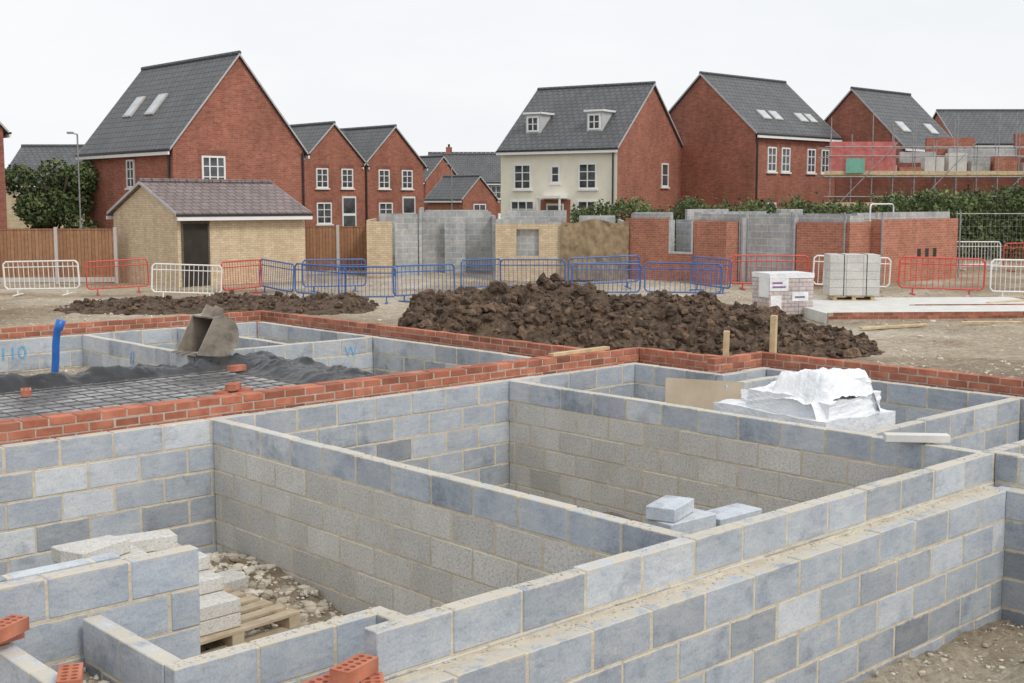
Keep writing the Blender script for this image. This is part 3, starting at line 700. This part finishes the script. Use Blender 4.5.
for k,(xx,lab) in enumerate([(38.5,'red brick semi-detached house with front gable'),(42.8,'red brick semi-detached house with gable and white door')]):
    hh=house(lab,xx,58.4,.2,0,4.25,8,3.9,6.0,wins=[('g',1.3,2.5,.8,1.1,2,3),('g',3.0,2.5,.8,1.1,2,3),('g',1.4,.5,1.0,1.2,2,3)]+([('l',2.0,2.7,.8,1.1,2,2),('l',5.5,2.7,.8,1.1,2,2)] if k==0 else []),doors=[('g',3.1,0)],pipes=[(.02,-.07)],group=G)
    if k==0:
        mb=MB(); a0,a1=2.2,6.35
        P=[(a0,2.4,3.9),(a1,2.4,3.9),(a1,4.6,6.05),(a0,4.6,6.05)]; Q=[(a1,6.8,3.9),(a0,6.8,3.9),(a0,4.6,6.05),(a1,4.6,6.05)]
        mb.quad(P); mb.quad(Q); obj('cross_roof',mb.mesh('cross_roof',[TILE]),parent=hh)
RY=rad(-132.9)
x,y=W(-6.6,95); house('distant small red brick gable house beyond site',x,y,.2,0,3.4,6,3.4,5.1,wins=[('g',1.7,2.2,.8,1.0,2,2)],group=G)
x,y=W(-6.0,112); house('distant brick house with long grey roof beyond site',x,y,.2,RY,7,6.2,3.4,5.7,wins=[('r',1.5,2.0,.9,1.1,2,2),('r',4.6,2.0,.9,1.1,2,2)],group=G)
x,y=W(-8.5,132); house('distant brick house with dark roof and chimney',x,y,.2,RY,8,7,4.2,6.6,chim=(4,2),wins=[('r',2,2.8,.9,1.1,2,2)],group=G)
x,y=W(-3.6,90); house('distant low brick garage with dark roof',x,y,.2,0,3.2,4,2.0,3.5,wins=[('g',1.6,.6,1.2,1.0,2,2)],group=G)
house('cream rendered house with dormers and red brick gable end',44.5,40.5,-.2,rad(15.1),7.6,6.6,4.75,7.9,wallm=RENDER,gablem=HB,
  wins=[('l',1.6,2.75,1.0,1.25,2,3),('l',3.4,3.05,.5,.85,1,2),('l',5.3,2.75,1.0,1.25,2,3),('l',1.6,.9,1.1,1.3,2,3),('l',5.3,.9,1.4,1.3,3,3),('g',5.3,2.9,.8,1.2,1,2)],
  doors=[('l',3.4,0)],dorm=[('l',1.7,.22,.85,.95),('l',5.2,.22,.85,.95)],pipes=[(-.07,.2)],group=G,lintel=False,band=True)
house('red brick house with wide gable and row of rooflights',51.6,44.6,-.4,rad(-90),6.9,7.3,5.8,8.8,wallm=HB,gablem=HB,
  wins=[('r',1.4,3.85,.75,1.25,2,3),('r',2.6,3.85,.75,1.25,2,3),('r',4.9,3.85,.75,1.25,2,3),('r',6.2,3.85,.75,1.25,2,3),('r',1.4,1.0,.9,1.3,2,3)],sky=[('r',2.0,.28,.7,.7),('r',3.0,.28,.7,.7),('r',5.3,.28,.7,.7),('r',6.2,.28,.6,.7)],pipes=[(6.98,.1)],group=G)
house('red brick house with dark roof behind scaffolding',60.0,40.6,-.4,rad(-90),6.2,5.9,5.3,8.3,wallm=HB,gablem=HB,sky=[('r',1.5,.3,.8,.8),('r',4.5,.3,.8,.8)],group=G)
x,y=W(29.0,90); house('distant house with long dark tiled roof',x,y,0,RY,8,22,5.7,8.0,group=G)
x,y=W(-20.25,50); house('red brick house gable beside wooden fence',x-5.8,y,-.9,0,5.8,8,5.7,8.8,wallm=HBD,group=G)
x,y=W(-29.0,78); house('pale brick house with grey roof behind tree',x,y,-.4,RY,7,7.5,3.4,5.5,wallm=HBY,wins=[('r',1.5,2.0,1.0,1.1,2,2),('r',4,2.0,1.0,1.1,2,2),('r',6.2,2.0,1.0,1.1,2,2)],group=G)
gar=house('small buff brick garage with brown tiled roof and doorway with painted-in shade',20.0,42.5,-.9,rad(-90),4.7,5.0,2.42,3.4,wallm=HBY,roofm=TILEB,name='brick_garage',cat='garage',over=.14,verge=True)
mb=MB(); mb.box(4.62,4.715,.2,1.1,.0,2.1,0); obj('doorway',mb.mesh('doorway',[DARK]),parent=gar)  # dark slab on the solid wall, paints in the shade of an open doorway
for q in ((4.7,4.735,.13,.195,0,2.18),(4.7,4.735,1.105,1.17,0,2.18),(4.7,4.735,.196,1.104,2.105,2.18)):
    mb=MB(); mb.box(*q); obj('door_frame',mb.mesh('door_frame',[BARK]),parent=gar)
# ------------------------------------------------------------------ fences
def fence(r0,d0,r1,d1,n,label,z=None):
    a=Vector(W(r0,d0)); b=Vector(W(r1,d1)); L=(b-a).length/n
    root=bpy.data.objects.new('wooden_fence',None); COL.objects.link(root); root['label']=label; root['category']='fence'
    root.location=(a.x,a.y,-.9 if z is None else z); root.rotation_euler=(0,0,math.atan2(b.y-a.y,b.x-a.x))
    p=MB(); p.box(.06,L-.06,0,.04,.1,1.85); p.box(.06,L-.06,-.02,-.002,.03,.2,1); p.box(.06,L-.06,-.02,.06,1.852,1.9)
    pm=p.mesh('panel',[WOOD,POST]); q=MB(); q.box(-.055,.055,-.04,.08,-.3,1.95); qm=q.mesh('post',[POST])
    for i in range(n): obj('panel',pm,parent=root,loc=(i*L,0,0)); obj('post',qm,parent=root,loc=(i*L,0,0))
    obj('post',qm,parent=root,loc=(n*L,0,0))
fence(-22,43,-13.9,43.6,4,'brown wooden panel fence with concrete posts by garage')
fence(-8.1,47.5,-5.3,48,2,'reddish brown wooden panel fence between garages')
# ------------------------------------------------------------------ unfinished garages
def walls(root,boxes,mat,part='wall'):
    for b in boxes:
        mb=MB(); mb.box(*b); obj(part,mb.mesh(part,[mat]),parent=root)
def site_root(name,label,cat,r,d,z,extra=0):
    root=bpy.data.objects.new(name,None); COL.objects.link(root); x,y=W(r,d); root.location=(x,y,z); root.rotation_euler=(0,0,VYAW+extra)
    root['label']=label; root['category']=cat; return root
g1=site_root('unfinished_garage','half built grey block and buff brick garage walls','unfinished garage',-5.45,46.5,-.9,rad(3))
walls(g1,[(0,.95,-.0,.1,0,2.1),(.0,.1,.102,5,0,2.15)],HBY,'brick_leaf')
walls(g1,[(1.05,1.9,.0,.1,0,2.35),(1.95,2.05,.0,5,0,2.6),(2.06,2.9,1.5,1.6,0,2.45),(2.92,3.7,1.1,1.2,0,2.4),(3.72,4.7,1.5,1.6,0,2.45),(4.72,4.82,.0,5,0,2.3),(2.1,4.7,4.9,5.0,0,2.5),(.2,1.9,4.9,5,0,2.35)],CBM,'block_leaf')
mb=MB(); mb.tube((4.95,-.1,0),(4.95,-.1,2.4),.05,8); obj('pipe',mb.mesh('pipe',[WHITE]),parent=g1)
g2=site_root('unfinished_garage','buff brick garage walls part covered with brown hessian sheet','unfinished garage',-.62,44.6,-.9,rad(-3))
walls(g2,[(0,.75,0,.1,0,2.05),(.752,1.55,0,.1,0,.9),(.752,1.55,0,.1,1.85,2.05),(1.552,2.4,0,.1,0,2.05)],HBY,'brick_leaf')
walls(g2,[(0,1.9,.16,.26,0,2.2),(2.0,4.6,.16,.26,0,2.05),(0,.1,.27,4.6,0,2.2),(4.5,4.6,.27,4.6,0,2.15),(.1,2.5,4.5,4.6,0,2.5),(3.0,4.4,4.5,4.6,0,2.3)],CBM,'block_leaf')
A,B=np.meshgrid(np.linspace(2.35,4.75,70),np.linspace(.05,2.15,50),indexing='ij'); C=-.06-.13*np.abs(fbm(A*2.5,B*.8,3))-.06*fbm(A*6,B*3,3)-.1*(2.15-B)/2
obj('hessian_cover',gridmesh('hessian_cover',A,C,B+.07*np.sin(A*4)*(B>2.0),HESS),parent=g2)
# ------------------------------------------------------------------ unfinished red brick building
ubh=bpy.data.objects.new('unfinished_brick_house',None); COL.objects.link(ubh); ubh.location=(33.2,20.7,-.6)
ubh['label']='unfinished red brick ground floor shell with grey block inner leaf'; ubh['category']='unfinished house'
def wp(boxes,mat,part):
    for b in boxes:
        mb=MB(); mb.box(*b); obj(part,mb.mesh(part,[mat]),parent=ubh)
T=1.9
wp([(0,.1,0,1.9,-.5,T),(0,.1,4.1,6.0,-.5,T),(0,.1,6.002,7.1,-.5,.75),(0,.1,7.102,9.1,-.5,T+.05),
    (.102,1.2,0,.1,-.5,T),(-.7,-.002,4.1,4.2,-.5,T-.02),(-.7,-.6,4.202,5.2,-.5,T-.02),(-.7,-.002,5.202,5.3,-.5,T-.02),
    (1.2,6.0,-.35,-.25,-.5,T+.08),(1.2,1.3,-.248,.0,-.5,T+.08),(5.9,6.0,-.248,8.9,-.5,T)],HBO,'brick_leaf')
wp([(.2,.3,.302,2.0,-.5,T+.2),(.2,.3,2.1,3.9,-.4,T+.22),(.2,.3,4.0,5.9,-.5,T+.22),(.2,.3,7.2,9.0,-.5,T+.22),(1.0,1.1,5.6,7.6,-.5,T+.0),(.302,1.1,.2,.3,-.5,T+.2),(1.32,5.8,-.15,-.05,-.5,T+.3),
    (5.75,5.85,-.048,8.8,-.5,T+.2),(.302,2.4,8.9,9,-.5,T+.25),(3.2,5.7,8.9,9,-.5,T+.35),(2.8,2.9,1.302,5,-.5,T+.15),(.302,2.7,5.0,5.1,-.5,T+.3)],CBM,'block_leaf')
wp([(-.02,.2,6.02,6.1,.755,T),(-.02,.2,7.0,7.08,.755,T),(-.02,.2,6.102,6.998,.755,.82),(-.02,.18,3.95,4.04,-.3,T+.1),(-.02,.18,1.95,2.03,-.3,T+.1)],GALV,'opening_former')
for q in ((-.06,4.06),(-.06,2.05),(-.06,.15),(6.05,-.4),(1.15,-.4)):
    mb=MB(); mb.tube((q[0],q[1],-.3),(q[0],q[1],T+.3),.03,8); obj('profile_pole',mb.mesh('profile_pole',[SCAF]),parent=ubh)
mb=MB(); mb.path([(2.6,.9,T),(2.6,.9,T+.45),(2.64,.9,T+.52),(2.72,.9,T+.55),(3.9,.9,T+.55),(3.98,.9,T+.52),(4.02,.9,T+.45),(4.02,.9,T)],.024,8)
obj('guard_rail',mb.mesh('guard_rail',[WHITE]),parent=ubh)
for xx in (3.4,3.9,4.4):
    mb=MB(); mb.box(xx,xx+.22,-.356,-.3,.75,1.03); obj('vent_shade_plate',mb.mesh('vent_shade_plate',[DARK]),parent=ubh)  # dark plates on the brick, shade of vent holes put in as colour
for (lx,ly,n) in [(.9,3.2,2),(4.3,5.5,3),(2.0,7.4,2),(3.3,1.8,2)]:
    mb=MB()
    for k in range(n):
        for j in range(3): mb.box(lx+j*.45,lx+j*.45+.44,ly,ly+.215,T+.05+k*.105,T+.15+k*.105,0,random.random())
    mb.box(lx-.05,lx+1.4,ly-.1,ly+.3,T-.02,T+.02,1)
    obj('block_pile',mb.mesh('block_pile',[CBM,TIMBER]),parent=ubh)
# ------------------------------------------------------------------ scaffolded building
sc=site_root('unfinished_brick_house','part built red brick walls behind scaffolding','unfinished house',16.0,62,-.2)
walls(sc,[(0,18,0,.25,-.5,4.05)],HBD,'brick_leaf')
walls(sc,[(.5,2.6,.3,.5,3.0,4.9),(3.2,5,.3,.5,3.0,4.6),(5.6,9,.3,.5,3,4.8),(9.6,12.5,.3,.5,3,4.6),(13,17,.3,.5,3,5.0)],CBM,'block_leaf')
walls(sc,[(4.6,7.0,.6,.8,2,5.3),(9,10.4,.6,.8,2,5.5),(12,13.5,.6,.8,2,5.2)],HB,'brick_leaf')
s2=site_root('scaffolding','tube scaffolding with board platform around part built walls','scaffolding',15.2,60,-.2)
for i in range(17):
    for yy in (0,1.2):
        lean=random.uniform(-.03,.03)
        mb=MB(); mb.tube((i*1.0+.3*yy/1.2,yy,-.4),(i*1.0+.3*yy/1.2+lean,yy,4.7+random.uniform(0,1.9)),.024,6); obj('standard',mb.mesh('standard',[SCAF]),parent=s2)
for zz in (1.6,2.4,3.3,4.3,4.75):
    for yy in (-.05,1.25):
        mb=MB(); mb.tube((-.3,yy,zz+random.uniform(-.04,.04)),(16.8,yy,zz+random.uniform(-.04,.04)),.022,6); obj('ledger',mb.mesh('ledger',[SCAF]),parent=s2)
for x0 in (0,3.75,7.5,11,13.5):
    mb=MB(); mb.tube((x0,-.09,1.6),(x0+3.2,-.09,5.0),.022,6); obj('brace',mb.mesh('brace',[SCAF]),parent=s2)
for zz in (1.85,3.34):
    mb=MB(); mb.box(-.3,16.8,.06,1.16,zz,zz+.06); obj('platform',mb.mesh('platform',[TIMBER]),parent=s2)
    mb=MB(); mb.box(-.3,16.8,-.02,.02,zz+.08,zz+.26); obj('toe_board',mb.mesh('toe_board',[TIMBER]),parent=s2)
mb=MB(); mb.box(.0,3.2,.3,.34,3.6,5.0); obj('netting',mb.mesh('netting',[REDN]),parent=s2)
mb=MB(); mb.box(.7,1.6,-.12,-.1,3.5,4.2); obj('sheet',mb.mesh('sheet',[GREENS]),parent=s2)
xx=2.4
while xx<16:
    ww=random.uniform(.4,1.1); mb=MB(); mb.box(xx,xx+ww,.3+random.uniform(-.1,.2),.9,3.41,3.41+random.uniform(.35,1.15),0,random.random()); obj('stacked_material',mb.mesh('stacked_material',[random.choice([CBM,CBM,HBO,POST,TIMBER,CONC])]),parent=s2); xx+=ww+random.uniform(.02,.3)
# ------------------------------------------------------------------ vegetation
def leaves(n,fn,size,name='crown'):
    C=fn(n); n=len(C)
    a=rng.normal(0,1,(n,3)); a/=np.linalg.norm(a,axis=1,keepdims=True); b=np.cross(a,rng.normal(0,1,(n,3))); b/=np.linalg.norm(b,axis=1,keepdims=True)
    s=(size*rng.uniform(.6,1.4,n))[:,None]
    V=np.stack([C-a*s,C-b*s*.6,C+a*s,C+b*s*.6],1).reshape(-1,3)
    F=np.arange(4*n).reshape(n,4)
    me=bpy.data.meshes.new(name); me.from_pydata(V.tolist(),[],F.tolist()); me.materials.append(LEAF)
    k=np.floor(C*1.1); t=hsh(k[:,0]+k[:,2]*3.7,k[:,1]); t=.5*t+.5*rng.uniform(0,1,n)
    at=me.attributes.new('tone','FLOAT','FACE'); at.data.foreach_set('value',t); return me
def hedge(label,r0,r1,d,h,th,n,z0,size=.08):
    x,y=W(r0,d)
    L=r1-r0
    def fn(n):
        u=rng.uniform(0,L,n); v=rng.uniform(0,th,n); hh=h*(.70+.56*(fbm(u*.8+d,v*.3,6)*.5+.5))+.45*fbm(u*4,v*2,3)
        w=hh*rng.power(1.4,n)+.35*(rng.uniform(0,1,n)>.96)*rng.uniform(0,1,n)
        return np.stack([u,v,w],-1)
    obj('hedge',leaves(n,fn,size,'hedge'),loc=(x,y,z0),rz=VYAW,label=label,cat='hedge',kind='stuff')
hedge('overgrown green hedge bank behind brick shell',15.0,34,49.5,3.0,3,46000,-.6)
hedge('low green shrubs before the houses',2.5,15.2,53,2.4,2,16000,-.6)
hedge('distant tree line beyond the houses',-60,80,160,5,6,9000,-1,.8)
def tree(label,r,d,z,h,w,n):
    x,y=W(r,d); root=bpy.data.objects.new('tree',None); COL.objects.link(root); root.location=(x,y,z); root['label']=label; root['category']='tree'
    mb=MB(); mb.tube((0,0,0),(0,.05,h*.35),.14,8)
    for k in range(8):
        an=k*.8; mb.tube((0,.05,h*(.2+.02*k)),(w*.35*math.cos(an),w*.35*math.sin(an),h*(.5+.05*k)),.05,5)
    obj('trunk',mb.mesh('trunk',[BARK]),parent=root)
    cl=[(rng.uniform(-w*.38,w*.38),rng.uniform(-w*.38,w*.38),rng.uniform(h*.2,h*.85),rng.uniform(.14,.27)*w) for _ in range(30)]
    def fn(n):
        out=[]
        for c in cl:
            m=n//30; p=rng.normal(0,1,(m,3)); p/=np.linalg.norm(p,axis=1,keepdims=True); p*=(rng.uniform(.3,1.15,m)**.5)[:,None]*c[3]; out.append(p*np.array([1,1,.8])+np.array(c[:3]))
        return np.vstack(out)
    obj('crown',leaves(n,fn,.09),parent=root)
tree('bushy dark green tree behind wooden fence',-19.8,54,-.9,4.8,3.4,14000)
# ------------------------------------------------------------------ lamps
def lamp(r,d,z,h):
    root=site_root('street_lamp','slim grey street lamp post near the houses','street lamp',r,d,z); root['group']='street lamps'
    mb=MB(); mb.tube((0,0,0),(0,0,h*.3),.06,8); mb.tube((0,0,h*.3),(0,0,h),.035,8); obj('pole',mb.mesh('pole',[SCAF]),parent=root)
    mb=MB(); mb.tube((0,0,h),(-.2,0,h+.05),.03,6); mb.box(-.4,-.18,-.1,.1,h+.02,h+.1); obj('lamp_head',mb.mesh('lamp_head',[SCAF]),parent=root)
lamp(-18.0,52,-.5,5.2); lamp(-10.1,75,0,5.0); lamp(-3.9,80,0,4.3)
def heras(r,d,ang):
    root=site_root('mesh_fence_panel','galvanised temporary mesh fence panel on dirt','mesh fence',r,d,-.5,ang); root['group']='temporary mesh fence panels'
    mb=MB()
    for a,b in (((0,0,.1),(3.4,0,.1)),((0,0,2),(3.4,0,2)),((0,0,0),(0,0,2.1)),((3.4,0,0),(3.4,0,2.1))): mb.tube(a,b,.02,6)
    obj('frame',mb.mesh('frame',[SCAF]),parent=root)
    mb=MB()
    for i in range(1,22): mb.tube((i*.155,0,.1),(i*.155,0,2),.003,3)
    for i in range(1,8): mb.tube((0,0,.1+i*.24),(3.4,0,.1+i*.24),.003,3)
    obj('wire_mesh',mb.mesh('wire_mesh',[SCAF]),parent=root)
heras(16.0,45,0); heras(19.5,45.1,rad(2))
# ------------------------------------------------------------------ world, sun, camera
w=bpy.data.worlds.new('World'); S.world=w; w.use_nodes=True; nt=w.node_tree
bg=nt.nodes['Background']; sk=nt.nodes.new('ShaderNodeTexSky'); sk.sky_type='NISHITA'; sk.sun_disc=False
el,az=rad(48),rad(178)
sk.sun_elevation=el; sk.sun_rotation=az; sk.dust_density=3
cl=ramp(nt,noise(nt,1.3,6,.6,coord='Generated',stretch=(1,1,3)),[(.3,(.86,.885,.915)),(.62,(.97,.975,.98))])
bc=mixc(nt,1.,cl,(9.75,9.78,9.85),'MULTIPLY')
col=mixc(nt,.94,sk.outputs[0],bc)
nt.links.new(col,bg.inputs['Color']); bg.inputs['Strength'].default_value=.105
su=bpy.data.lights.new('sun','SUN'); su.energy=1.5; su.angle=rad(14); su.color=(1,.95,.88)
so=bpy.data.objects.new('sun',su); COL.objects.link(so)
d=Vector((math.sin(az)*math.cos(el),math.cos(az)*math.cos(el),math.sin(el)))
so.rotation_euler=d.to_track_quat('Z','Y').to_euler()
cd=bpy.data.cameras.new('camera'); cam=bpy.data.objects.new('camera',cd); COL.objects.link(cam)
cd.sensor_width=36; cd.lens=1243/1024*36; cd.clip_end=3000; cd.clip_start=.05
cam.location=(0,0,1.9); cam.rotation_euler=(rad(90-6.38),0,rad(-42.9))
S.camera=cam
S.view_settings.view_transform='Standard'; S.view_settings.look='None'; S.view_settings.exposure=0
